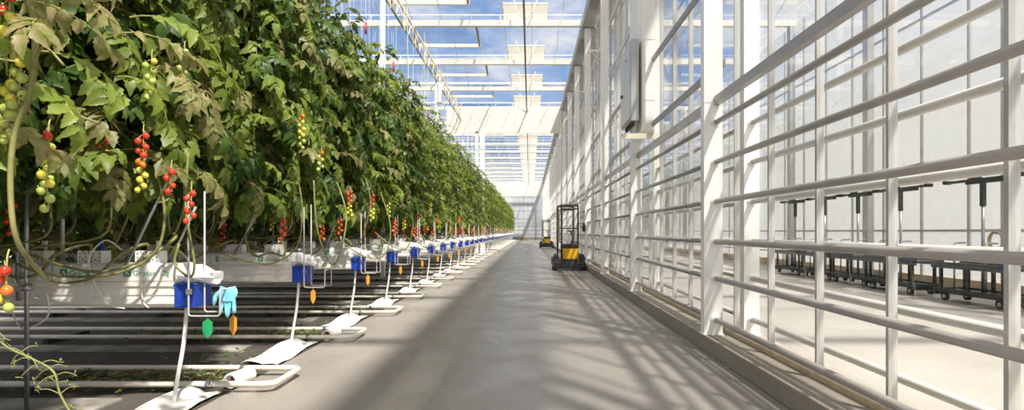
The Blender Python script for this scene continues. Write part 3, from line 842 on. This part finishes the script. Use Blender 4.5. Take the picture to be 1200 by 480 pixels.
# ------------------------------------------------------------------ plants
LSC = [1.0]
def leaflet(q, base, u, nrm, L, W, mi, hi, rg):
    u = u.normalized(); w = u.cross(nrm)
    w = w.normalized() if w.length > 1e-4 else u.orthogonal().normalized()
    n = w.cross(u).normalized()
    if hi: st = [(0, .05), (.1, .34), (.22, .47), (.31, .38), (.46, .48), (.57, .34), (.70, .36), (.81, .20), (.92, .12), (1, .0)]
    else: st = [(0, .06), (.22, .46), (.45, .4), (.72, .33), (1, 0)]
    curl = rg.uniform(.1, .8); fold = rg.uniform(-.1, .6); tw = rg.uniform(-.3, .3)
    vs = []
    for t, hw in st:
        c = base + u * (L * t) - n * (curl * L * t * t)
        e = hw * W
        up = n * (fold * e)
        vs += [c - w * e + up - n * tw * e * t, c, c + w * e + up + n * tw * e * t]
    fs = []
    for i in range(len(st) - 1):
        a = 3 * i
        fs += [(a, a + 3, a + 4, a + 1), (a + 1, a + 4, a + 5, a + 2)]
    q.add(vs, fs, mi, True)
def compound(q, p, az, pitch, L, rg, hi, ms):
    seg = 7 if hi else 5
    mi = rg.choices((0, 1, 2), ms)[0]
    pts = [p]; d = None; dirs = []
    droop = rg.uniform(.16, .36) * (6 / seg)
    azv = rg.uniform(-.12, .12)
    for i in range(seg):
        d = Vector((math.cos(az) * math.cos(pitch), math.sin(az) * math.cos(pitch), math.sin(pitch)))
        dirs.append(d); pts.append(pts[-1] + d * (L / seg)); pitch -= droop; az += azv
        pitch = max(pitch, -1.35)
    q.tube(pts, [.006 * (1 - .7 * i / seg) for i in range(seg + 1)], 3, 3, cap=False)
    for i in range(2, seg + 1):
        d = dirs[i - 1]; side = d.cross(Vector((0, 0, 1)))
        side = side.normalized() if side.length > 1e-3 else Vector((1, 0, 0))
        up = side.cross(d).normalized()
        sc_ = (.8 + .5 * math.sin(math.pi * (i - 1) / seg)) * L * .20 * LSC[0]
        for s in (-1, 1):
            if rg.random() < .1: continue
            u = d * rg.uniform(.25, .7) + side * s * rg.uniform(.7, 1) - Vector((0, 0, 1)) * rg.uniform(.05, .6)
            nn = up + Vector((rg.uniform(-.5, .5), rg.uniform(-.5, .5), rg.uniform(-.2, .4)))
            leaflet(q, pts[i], u, nn, sc_ * rg.uniform(.85, 1.35), sc_ * rg.uniform(.55, .8), mi, hi, rg)
    leaflet(q, pts[-1], dirs[-1], up + Vector((rg.uniform(-.3, .3), rg.uniform(-.3, .3), 0)), L * .28, L * .18, mi, hi, rg)
LM_ = [M['leaf_d'], M['leaf_m'], M['leaf_y'], M['stem']]
def foliage(seed, n, hi, zb=1.82, zt=4.9, reach=.5, ms=(.42, .46, .12), stems=((-.1, -.28), (.1, .25)), az_rng=None):
    rg = random.Random(seed); q = MB()
    for i in range(n):
        t = (i + rg.random()) / n
        z = zb + (zt - zb) * t
        sx, sy = stems[i % len(stems)]
        p = Vector((sx + rg.uniform(-.09, .09), sy + rg.uniform(-.12, .12), z + (rg.uniform(0, .3) if t > .95 else 0)))
        az = i * 2.399 + rg.uniform(-.5, .5)
        if az_rng: az = rg.uniform(*az_rng)
        taper = 1.0 - .45 * max(0, (t - .75) / .25)
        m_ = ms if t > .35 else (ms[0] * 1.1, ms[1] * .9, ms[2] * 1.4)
        compound(q, p, az, rg.uniform(-.25, .55) + (.35 if t > .93 else 0), reach * rg.uniform(.75, 1.2) * taper, rg, hi, m_)
    return q.mesh('foliage', LM_)
def stems_mesh(seed, zt=4.6, lay=None, stems=((-.1, -.28), (.1, .25)), rad=.012):
    rg = random.Random(seed); q = MB()
    for j, (sx, sy) in enumerate(stems):
        s = -1 if sy < 0 else 1
        k = rg.uniform(.5, 1.15); zl = rg.uniform(.98, 1.16)
        off = .17 + rg.uniform(0, .08)
        low = [(0 + .03 * s, 0, 1.2), (.02, s * .08, 1.3), (-.12, s * off, 1.22), (-.35 * k, s * (off + .03), zl), (-.7 * k, s * (off + .03), zl - .02),
               (-.62 * k - .25, s * (off + .05), 1.25), (sx - .12 * k, sy * .9, 1.36), (sx, sy, 1.62)] if rg.random() < .7 else \
              [(0, 0, 1.2), (.12, s * .05, 1.28), (.2, s * off, 1.12), (.05, s * off, zl), (-.15, s * off, 1.12), (sx - .1, sy, 1.35), (sx, sy, 1.62)]
        z = 1.62; up = []
        while z < zt:
            z += .35; up.append((sx + rg.uniform(-.03, .03), sy + rg.uniform(-.03, .03), z))
        pts = bez(low + up, 5); nP = len(pts)
        q.tube(pts, [rad * (1.05 - .6 * i / nP) for i in range(nP)], 6)
    return q.mesh('vine_stem', M['oldstem'])
def string_mesh(seed, stems=((-.1, -.28), (.1, .25))):
    q = MB()
    for sx, sy in stems:
        q.tube([(sx, sy, 1.5), (sx, sy, 7.0)], .0035, 4)
    return q.mesh('twine', M['string'])
TC = ['t_grn', 't_yel', 't_org', 't_red']
tom = [MB().sphere((0, 0, 0), .0215, 0, 12, 8, 1.12).tube([(0, 0, .022), (0, 0, .034)], .003, 5, 1).mesh('tomato', [M[c], M['stem']]) for c in TC]
cal = MB()
for k in range(5):
    a = k * 2 * math.pi / 5
    cal.add([(0, 0, .0245), (math.cos(a - .3) * .012, math.sin(a - .3) * .012, .026), (math.cos(a) * .024, math.sin(a) * .024, .03), (math.cos(a + .3) * .012, math.sin(a + .3) * .012, .026)], [(0, 1, 2, 3), (3, 2, 1, 0)])
def truss(parent, x, y, z, n, ripe, rg, kids=True, two=True, length=None):
    """hanging fruit cluster; ripe 0..1 = share of red from the top; returns the part"""
    ln = length or (.030 * n + .05)
    pts = bez([(0, 0, .06), (.01, -.02, .02), (.012, -.025, -ln * .4), (0, -.02, -ln * .75), (rg.uniform(-.02, .02), -.02, -ln)], 4)
    q = MB().tube(pts, [.004] * len(pts), 5)
    pos = []
    for i in range(n):
        t = i / max(1, n - 1)
        s = (-1 if i % 2 else 1) if two else rg.choice((-1, 1))
        pp = Vector((s * .021 + rg.uniform(-.006, .006), -.022 + rg.uniform(-.014, .010), -.03 - (ln - .03) * t + rg.uniform(-.006, .006)))
        k = ripe - t
        ci = 3 if k > .12 else (2 if k > -.08 else (1 if k > -.55 else 0))
        pos.append((pp, ci, rg.uniform(.88, 1.12)))
        q.tube([pp + Vector((0, 0, .026)), Vector((0, -.022, pp.z + .045))], .0022, 4)
    if kids:
        t = q.build('fruit_truss', M['stem'], parent, (x, y, z))
        for pp, ci, s in pos:
            o = place(tom[ci], 'tomato', t, pp); o.scale = (s, s, s); o.rotation_euler = (rg.uniform(-.4, .4), rg.uniform(-.4, .4), 0)
    else:
        for pp, ci, s in pos: q.sphere(pp, .023 * s, ci + 1, 7, 5, 1.1)
        t = q.build('fruit_truss', [M['stem']] + [M[c] for c in TC], parent, (x, y, z))
    return t
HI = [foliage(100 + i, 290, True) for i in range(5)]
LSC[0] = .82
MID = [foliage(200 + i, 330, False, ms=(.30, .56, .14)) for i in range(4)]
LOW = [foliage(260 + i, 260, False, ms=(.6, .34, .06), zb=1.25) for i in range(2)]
LSC[0] = 1.0
STM = [stems_mesh(300 + i) for i in range(6)]
STR = string_mesh(1)

def plabel(r, i):
    pos = ['at the aisle end of', 'second from the aisle in', 'third from the aisle in', 'fourth from the aisle in', 'fifth from the aisle in', 'sixth from the aisle in', 'seventh from the aisle in', 'eighth from the aisle in'][i]
    return 'leafy tomato vine %s %s' % (pos, rowname(r))
PX = lambda i: -3.06 - .46 * i
def plant(r, i, fol, stm, trusses, kids, label, group):
    t = thing('tomato_plant', label, 'plant', (PX(i), ry(r) , 0), group)
    place(fol, 'foliage', t); place(stm, 'vine_stem', t); place(STR, 'twine', t)
    rg = random.Random(r * 37 + i * 7 + 5)
    for (x, y, z, n, ripe) in trusses:
        truss(t, x, y, z, n, ripe, rg, kids)
    return t
def gen_truss(rg, cnt):
    out = []
    for _ in range(cnt):
        side = rg.random()
        if side < .5: x, y = rg.uniform(.05, .42), rg.uniform(-.5, .5)
        else: x, y = rg.uniform(-.25, .25), rg.choice((-1, 1)) * rg.uniform(.3, .5)
        z = rg.uniform(1.5, 2.0) if rg.random() < .7 else rg.uniform(2.0, 2.6)
        ripe = 1.1 if z < 1.65 else (rg.uniform(.2, .8) if z < 2.05 else -.3)
        out.append((x, y, z, rg.choice((7, 8, 9, 10, 11)), ripe))
    return out
# hand-set clusters, offsets from the plant (x, y, z, count, ripeness)
SET = {
 (0, 0): [(.32, -.52, 2.10, 12, .52), (.45, -.42, 1.86, 4, 1.2), (.62, -.46, 1.70, 6, 1.2), (.40, -.55, 2.62, 9, -.5), (.50, -.35, 2.75, 8, -.6)],
 (0, 1): [(.53, -.54, 2.13, 8, .62), (.1, -.5, 2.4, 7, -.3)],
 (0, 2): [(.2, -.4, 1.62, 6, 1.2)],
 (1, 0): [(.55, -.5, 2.70, 11, .05), (.30, -.4, 1.55, 6, 1.2), (.60, -.1, 2.35, 6, .0)],
 (2, 0): [(.36, -.45, 2.02, 11, .5), (.62, -.2, 1.98, 12, .45), (.2, -.4, 1.6, 6, 1.2)],
 (3, 0): [(.5, -.4, 1.62, 8, 1.2), (.4, -.5, 1.95, 7, -.1), (.3, .3, 1.7, 8, .8)],
}
for r in range(-2, LAST + 1):
    cnt = 8 if r <= 2 else 15 if r <= 10 else (3 if r <= 18 else 2)
    for i in range(cnt):
        rg = random.Random(r * 101 + i * 13)
        hi = (-1 <= r <= 4 and i <= 3)
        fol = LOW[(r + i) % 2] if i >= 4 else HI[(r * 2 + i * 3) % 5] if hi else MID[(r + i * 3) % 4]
        if (r, i) in SET: ts = SET[(r, i)]
        elif r < 0: ts = []
        elif i <= 1: ts = gen_truss(rg, (9 if i == 0 else 5) if r > 5 else 5)
        else: ts = gen_truss(rg, 2) if i < 5 else []
        lab = plabel(r, min(i, 7)); g = 'tomato vines'
        if r >= 12: lab, g = 'small distant leafy tomato vine far along the crop hedge', 'distant tomato vines'
        if i >= 8: lab, g = 'tomato vine deep inside the crop rows, hidden behind nearer vines', 'inner tomato vines'
        ti = plant(r, i, fol, STM[(r * 3 + i * 5) % 6], ts, r <= 5 and i <= 2, lab, g)
        if r >= 0 and i < (8 if r < 4 else 4):
            b = place(blkm, 'growing_block', None, (PX(i), ry(r), 1.145))
            if r < 12: lb, g2 = 'white growing block with dark holes under the %s vine of %s' % (['aisle end', 'second', 'third', 'fourth', 'fifth', 'sixth', 'seventh', 'eighth'][i], rowname(r)), 'growing blocks'
            else: lb, g2 = 'white growing block on a distant crop gutter', 'distant growing blocks'
            tag(b, lb, 'growing block', g2)
            if r < 8: place(pegm if i % 2 == 0 else pegb, 'drip_peg', b, (.06, .0, 0))

# red twine bobbins above the first rows
bob = MB().tube([(0, 0, 0), (0, 0, .22)], .022, 8).tube([(0, 0, .22), (0, 0, .3)], .006, 5).mesh('bobbin', M['redclip'])
for k, (r, i, z) in enumerate(((2, 0, 5.0), (2, 1, 5.3), (3, 0, 5.2), (4, 0, 5.1), (5, 0, 4.95), (1, 1, 4.9), (6, 0, 4.9))):
    o = place(bob, 'twine_bobbin', None, (PX(i) - .1, ry(r) - .28, z))
    tag(o, 'red twine bobbin above the %s vine of %s' % (['aisle end', 'second'][i], rowname(r)), 'bobbin', 'twine bobbins')

# foreground vine hanging into the left edge
fg = thing('tomato_plant', 'thick stemmed tomato vine hanging closest to the camera at the left edge', 'plant', (-2.35, 2.35, 0), None)
mp = bez([(.05, .0, 3.1), (.12, .0, 2.5), (.16, 0, 2.28), (.14, 0, 2.02), (.07, 0, 1.84), (.05, 0, 1.6), (.06, .02, 1.36), (.0, .2, 1.2), (-.1, .35, 1.15)], 7)
MB().tube(mp, [.014 - .005 * i / len(mp) for i in range(len(mp))], 8).tube(bez([(.145, 0, 2.1), (.24, -.05, 2.2), (.33, -.05, 2.12)], 5), .006, 5).tube(bez([(.14, 0, 2.04), (.2, .1, 1.96), (.36, .1, 1.9)], 5), .006, 5).build('vine_stem', M['oldstem'], fg)
def fgfol():
    rg = random.Random(77); q = MB()
    spec = [(.14, 0, 2.45, .2, .3, .38), (.14, 0, 2.3, -.6, .2, .36), (.14, 0, 2.2, .5, .1, .40), (.12, 0, 2.05, -.3, .0, .36), (.12, 0, 2.42, 1.4, .3, .40),
            (.1, 0, 2.35, 3.4, .3, .35), (.08, 0, 2.15, 4.0, .0, .32), (.1, 0, 2.0, 2.6, .1, .34), (.13, 0, 2.6, -.2, .5, .40), (.13, 0, 2.75, .9, .4, .42),
            (.13, 0, 2.55, 2.2, .3, .4), (.13, 0, 2.65, 5.2, .3, .38), (.07, 0, 1.9, 3.3, -.3, .3), (.2, .35, 2.4, .3, .3, .4), (.2, .4, 2.2, 0.1, .1, .36), (.2, .5, 2.55, .4, .3, .4), (.25, .6, 2.3, -.4, .2, .38)]
    for (x, y, z, az, pi_, L) in spec:
        compound(q, Vector((x, y, z)), az, pi_, L, rg, True, (.25, .4, .35))
    return q.mesh('foliage', LM_)
place(fgfol(), 'foliage', fg)
rg = random.Random(9)
truss(fg, .06, .05, 2.26, 8, -.2, rg); truss(fg, .0, .06, 2.10, 8, -.15, rg); truss(fg, .04, .02, 2.46, 4, .5, rg)
truss(fg, .025, .02, 1.26, 5, .45, rg)
# loosely set cluster of yellow and red fruit in front of the first row
truss(fg, -.27, .55, 1.95, 10, .22, rg, True, True, .42)
truss(fg, -.55, .85, 2.0, 10, -.9, rg, True, True, .32)
ds = MB(); p = [(-.05, .0, 1.5), (-.08, .02, 1.2), (-.06, .0, 1.02), (.02, 0, .9), (.14, 0, .84), (.24, 0, .78), (.27, 0, .68), (.34, 0, .56)]
pp = bez(p, 5); ds.tube(pp, [.0045] * len(pp), 6)
r9 = random.Random(4)
for k in range(10, len(pp), 2):
    b = pp[k]
    for s in (-1, 1):
        e = b + Vector((s * r9.uniform(.03, .08), r9.uniform(-.04, .04), r9.uniform(-.06, .05)))
        m_ = (b + e) / 2 + Vector((0, 0, .012))
        ds.tube(bez([b, m_, e], 3), .0024, 5)
        for j in range(3):
            a = r9.uniform(0, 6.28); ds.tube([e, e + Vector((math.cos(a) * .018, r9.uniform(-.01, .01), math.sin(a) * .018))], .0025, 4)
ds.build('dry_stalk', M['dry'], fg)

# long layered stems sagging along the nearest gutters: parts of the aisle end vines
for (r, pts, rad) in ((0, [(-4.25, -.28, 1.42), (-4.05, -.3, 1.28), (-3.75, -.32, 1.12), (-3.4, -.32, 1.06), (-3.05, -.3, 1.10), (-2.82, -.28, 1.26), (-2.76, -.28, 1.55), (-2.82, -.3, 1.9)], .013),
                      (0, [(-4.15, -.25, 1.30), (-3.8, -.3, 1.24), (-3.45, -.32, 1.13), (-3.2, -.3, 1.10), (-2.95, -.26, 1.18), (-2.8, -.1, 1.35), (-2.95, .05, 1.42), (-3.0, .1, 1.7)], .014),
                      (0, [(-2.62, -.22, 2.0), (-2.62, -.25, 1.6), (-2.58, -.26, 1.35), (-2.56, -.24, 1.15), (-2.62, -.2, 1.05), (-2.75, -.18, 1.15), (-2.74, -.15, 1.3), (-2.85, -.1, 1.2)], .012),
                      (1, [(-3.9, -.3, 1.45), (-3.6, -.32, 1.2), (-3.2, -.32, 1.06), (-2.9, -.3, 1.05), (-2.66, -.28, 1.25), (-2.62, -.26, 1.7), (-2.7, -.25, 2.1)], .013),
                      (1, [(-2.55, -.1, 2.0), (-2.5, -.15, 1.5), (-2.4, -.2, 1.2), (-2.3, -.2, 1.02), (-2.2, -.2, 1.15), (-2.2, 0, 1.6), (-2.35, .1, 2.0)], .012),
                      (2, [(-3.1, -.3, 1.45), (-2.75, -.32, 1.15), (-2.4, -.3, .98), (-2.2, -.28, 1.1), (-2.15, -.26, 1.5), (-2.3, -.25, 2.0)], .013),
                      (2, [(-2.5, -.35, 2.2), (-2.42, -.36, 1.85), (-2.48, -.36, 1.55), (-2.6, -.3, 1.25), (-2.8, -.2, 1.18)], .012),
                      (3, [(-3.0, -.3, 1.4), (-2.6, -.32, 1.1), (-2.35, -.3, 1.1), (-2.25, -.28, 1.6), (-2.4, -.2, 2.0)], .013),
                      (4, [(-2.7, -.3, 1.3), (-2.45, -.32, 1.05), (-2.25, -.3, 1.15), (-2.2, -.25, 1.7)], .013),
                      (5, [(-2.7, -.3, 1.3), (-2.4, -.32, 1.1), (-2.2, -.3, 1.3), (-2.15, -.25, 1.8)], .013)):
    own = [o for o in COL.objects if o.name.startswith('tomato_plant') and abs(o.location.y - ry(r)) < .05 and abs(o.location.x - PX(0)) < .05][0]
    bp_ = bez([(x - PX(0), y, z) for x, y, z in pts], 7)
    MB().tube(bp_, [rad * .78] * len(bp_), 7).build('vine_stem', M['oldstem'], own)

# leaf litter between the rails: uncountable
lt = MB(); rg = random.Random(21)
for r in range(-1, 9):
    for _ in range(1000 if r < 4 else 250):
        x = -2.75 - abs(rg.gauss(0, 1.1)) - .1; y = ry(r) + .34 + rg.random() * .5
        if rg.random() < .12: y = ry(r) + rg.uniform(.2, 1.7)
        z = rg.uniform(.008, .07); a = rg.uniform(0, 6.28); L = rg.uniform(.03, .09); w_ = L * rg.uniform(.2, .5)
        u = Vector((math.cos(a), math.sin(a), rg.uniform(-.2, .4))); v = Vector((-math.sin(a), math.cos(a), rg.uniform(-.3, .3)))
        p = Vector((x, y, z))
        lt.add([p, p + u * L * .5 + v * w_ * .5 + Vector((0, 0, .012)), p + u * L, p + u * L * .5 - v * w_ * .5], [(0, 1, 2, 3)], rg.choices((0, 1, 2), (.38, .37, .25))[0])
o = lt.build('leaf_litter', [M['leaf_d'], M['leaf_y'], M['dry']]); o['kind'] = 'stuff'; tag(o, 'fallen green and dry leaves littering the paths between the pipe rails', 'leaf litter')

# ------------------------------------------------------------------ sky, sun
wd = bpy.data.worlds.new('sky'); sc.world = wd; wd.use_nodes = True
nt = wd.node_tree; nt.nodes.clear()
out = N(nt, 'ShaderNodeOutputWorld'); bg = N(nt, 'ShaderNodeBackground')
tc = N(nt, 'ShaderNodeTexCoord'); sx = N(nt, 'ShaderNodeSeparateXYZ'); nt.links.new(tc.outputs['Generated'], sx.inputs[0])
rp_ = N(nt, 'ShaderNodeValToRGB'); cr = rp_.color_ramp
cr.elements[0].position = 0.0; cr.elements[0].color = (.50, .55, .63, 1)
cr.elements[1].position = .8; cr.elements[1].color = (.10, .20, .42, 1)
e = cr.elements.new(.18); e.color = (.22, .34, .56, 1)
e = cr.elements.new(.40); e.color = (.14, .25, .48, 1)
nt.links.new(sx.outputs[2], rp_.inputs[0])
nz = N(nt, 'ShaderNodeTexNoise'); nz.inputs['Scale'].default_value = 3.2; nz.inputs['Detail'].default_value = 7; nz.inputs['Roughness'].default_value = .6
mpn = N(nt, 'ShaderNodeMapping'); mpn.inputs['Scale'].default_value = (1, 1, 2.4); mpn.inputs['Location'].default_value = (.3, .1, .7)
nt.links.new(tc.outputs['Generated'], mpn.inputs[0]); nt.links.new(mpn.outputs[0], nz.inputs['Vector'])
# cloud bank towards +X
ad = N(nt, 'ShaderNodeMapRange'); ad.inputs[1].default_value = .15; ad.inputs[2].default_value = .75; ad.inputs[3].default_value = 0; ad.inputs[4].default_value = .45
nt.links.new(sx.outputs[0], ad.inputs[0])
sm = N(nt, 'ShaderNodeMath', operation='ADD'); nt.links.new(nz.outputs[0], sm.inputs[0]); nt.links.new(ad.outputs[0], sm.inputs[1])
cm_ = N(nt, 'ShaderNodeMapRange', interpolation_type='SMOOTHSTEP'); cm_.inputs[1].default_value = .46; cm_.inputs[2].default_value = .72
ov = N(nt, 'ShaderNodeMapRange'); ov.inputs[1].default_value = .5; ov.inputs[2].default_value = .85; ov.inputs[4].default_value = .35  # unseen cloud overhead, added to make the sky fill less blue
nt.links.new(sx.outputs[2], ov.inputs[0])
bh = N(nt, 'ShaderNodeMapRange'); bh.inputs[1].default_value = .35; bh.inputs[2].default_value = -.3; bh.inputs[4].default_value = .35  # unseen cloud behind the camera, added to whiten the fill light
nt.links.new(sx.outputs[1], bh.inputs[0])
s2 = N(nt, 'ShaderNodeMath', operation='ADD'); nt.links.new(sm.outputs[0], s2.inputs[0]); nt.links.new(ov.outputs[0], s2.inputs[1])
s3 = N(nt, 'ShaderNodeMath', operation='ADD'); nt.links.new(s2.outputs[0], s3.inputs[0]); nt.links.new(bh.outputs[0], s3.inputs[1])
nt.links.new(s3.outputs[0], cm_.inputs[0])
mx = N(nt, 'ShaderNodeMix', data_type='RGBA'); mx.inputs[7].default_value = (.69, .68, .67, 1)
nt.links.new(cm_.outputs[0], mx.inputs[0]); nt.links.new(rp_.outputs[0], mx.inputs[6])
nt.links.new(mx.outputs[2], bg.inputs[0]); bg.inputs[1].default_value = 1.0
nt.links.new(bg.outputs[0], out.inputs[0])
ld = bpy.data.lights.new('sun', 'SUN'); ld.energy = 5.6; ld.angle = R(2.2); ld.color = (1, .945, .86)
lo = bpy.data.objects.new('sun', ld); COL.objects.link(lo)
lo.rotation_euler = Vector((-.39, .55, -1)).to_track_quat('-Z', 'Y').to_euler()

# ------------------------------------------------------------------ camera
cd = bpy.data.cameras.new('camera'); cam = bpy.data.objects.new('camera', cd); COL.objects.link(cam)
cam.location = (0, 0, 1.4); cam.rotation_euler = (R(90), 0, 0)
cd.sensor_fit = 'HORIZONTAL'; cd.sensor_width = 36; cd.lens = 622 / 1200 * 36
cd.shift_x = -21 / 1200; cd.shift_y = 31 / 1200; cd.clip_end = 400; cd.clip_start = .05
sc.camera = cam
vs = sc.view_settings
sc.display_settings.display_device = 'sRGB'
vs.view_transform = 'Standard'; vs.look = 'None'; vs.gamma = 1; vs.use_curve_mapping = False; vs.exposure = 0.56
cy = sc.cycles
cy.max_bounces = 10; cy.diffuse_bounces = 4; cy.glossy_bounces = 4; cy.transmission_bounces = 4; cy.transparent_max_bounces = 32
cy.sample_clamp_indirect = 6; cy.use_denoising = True
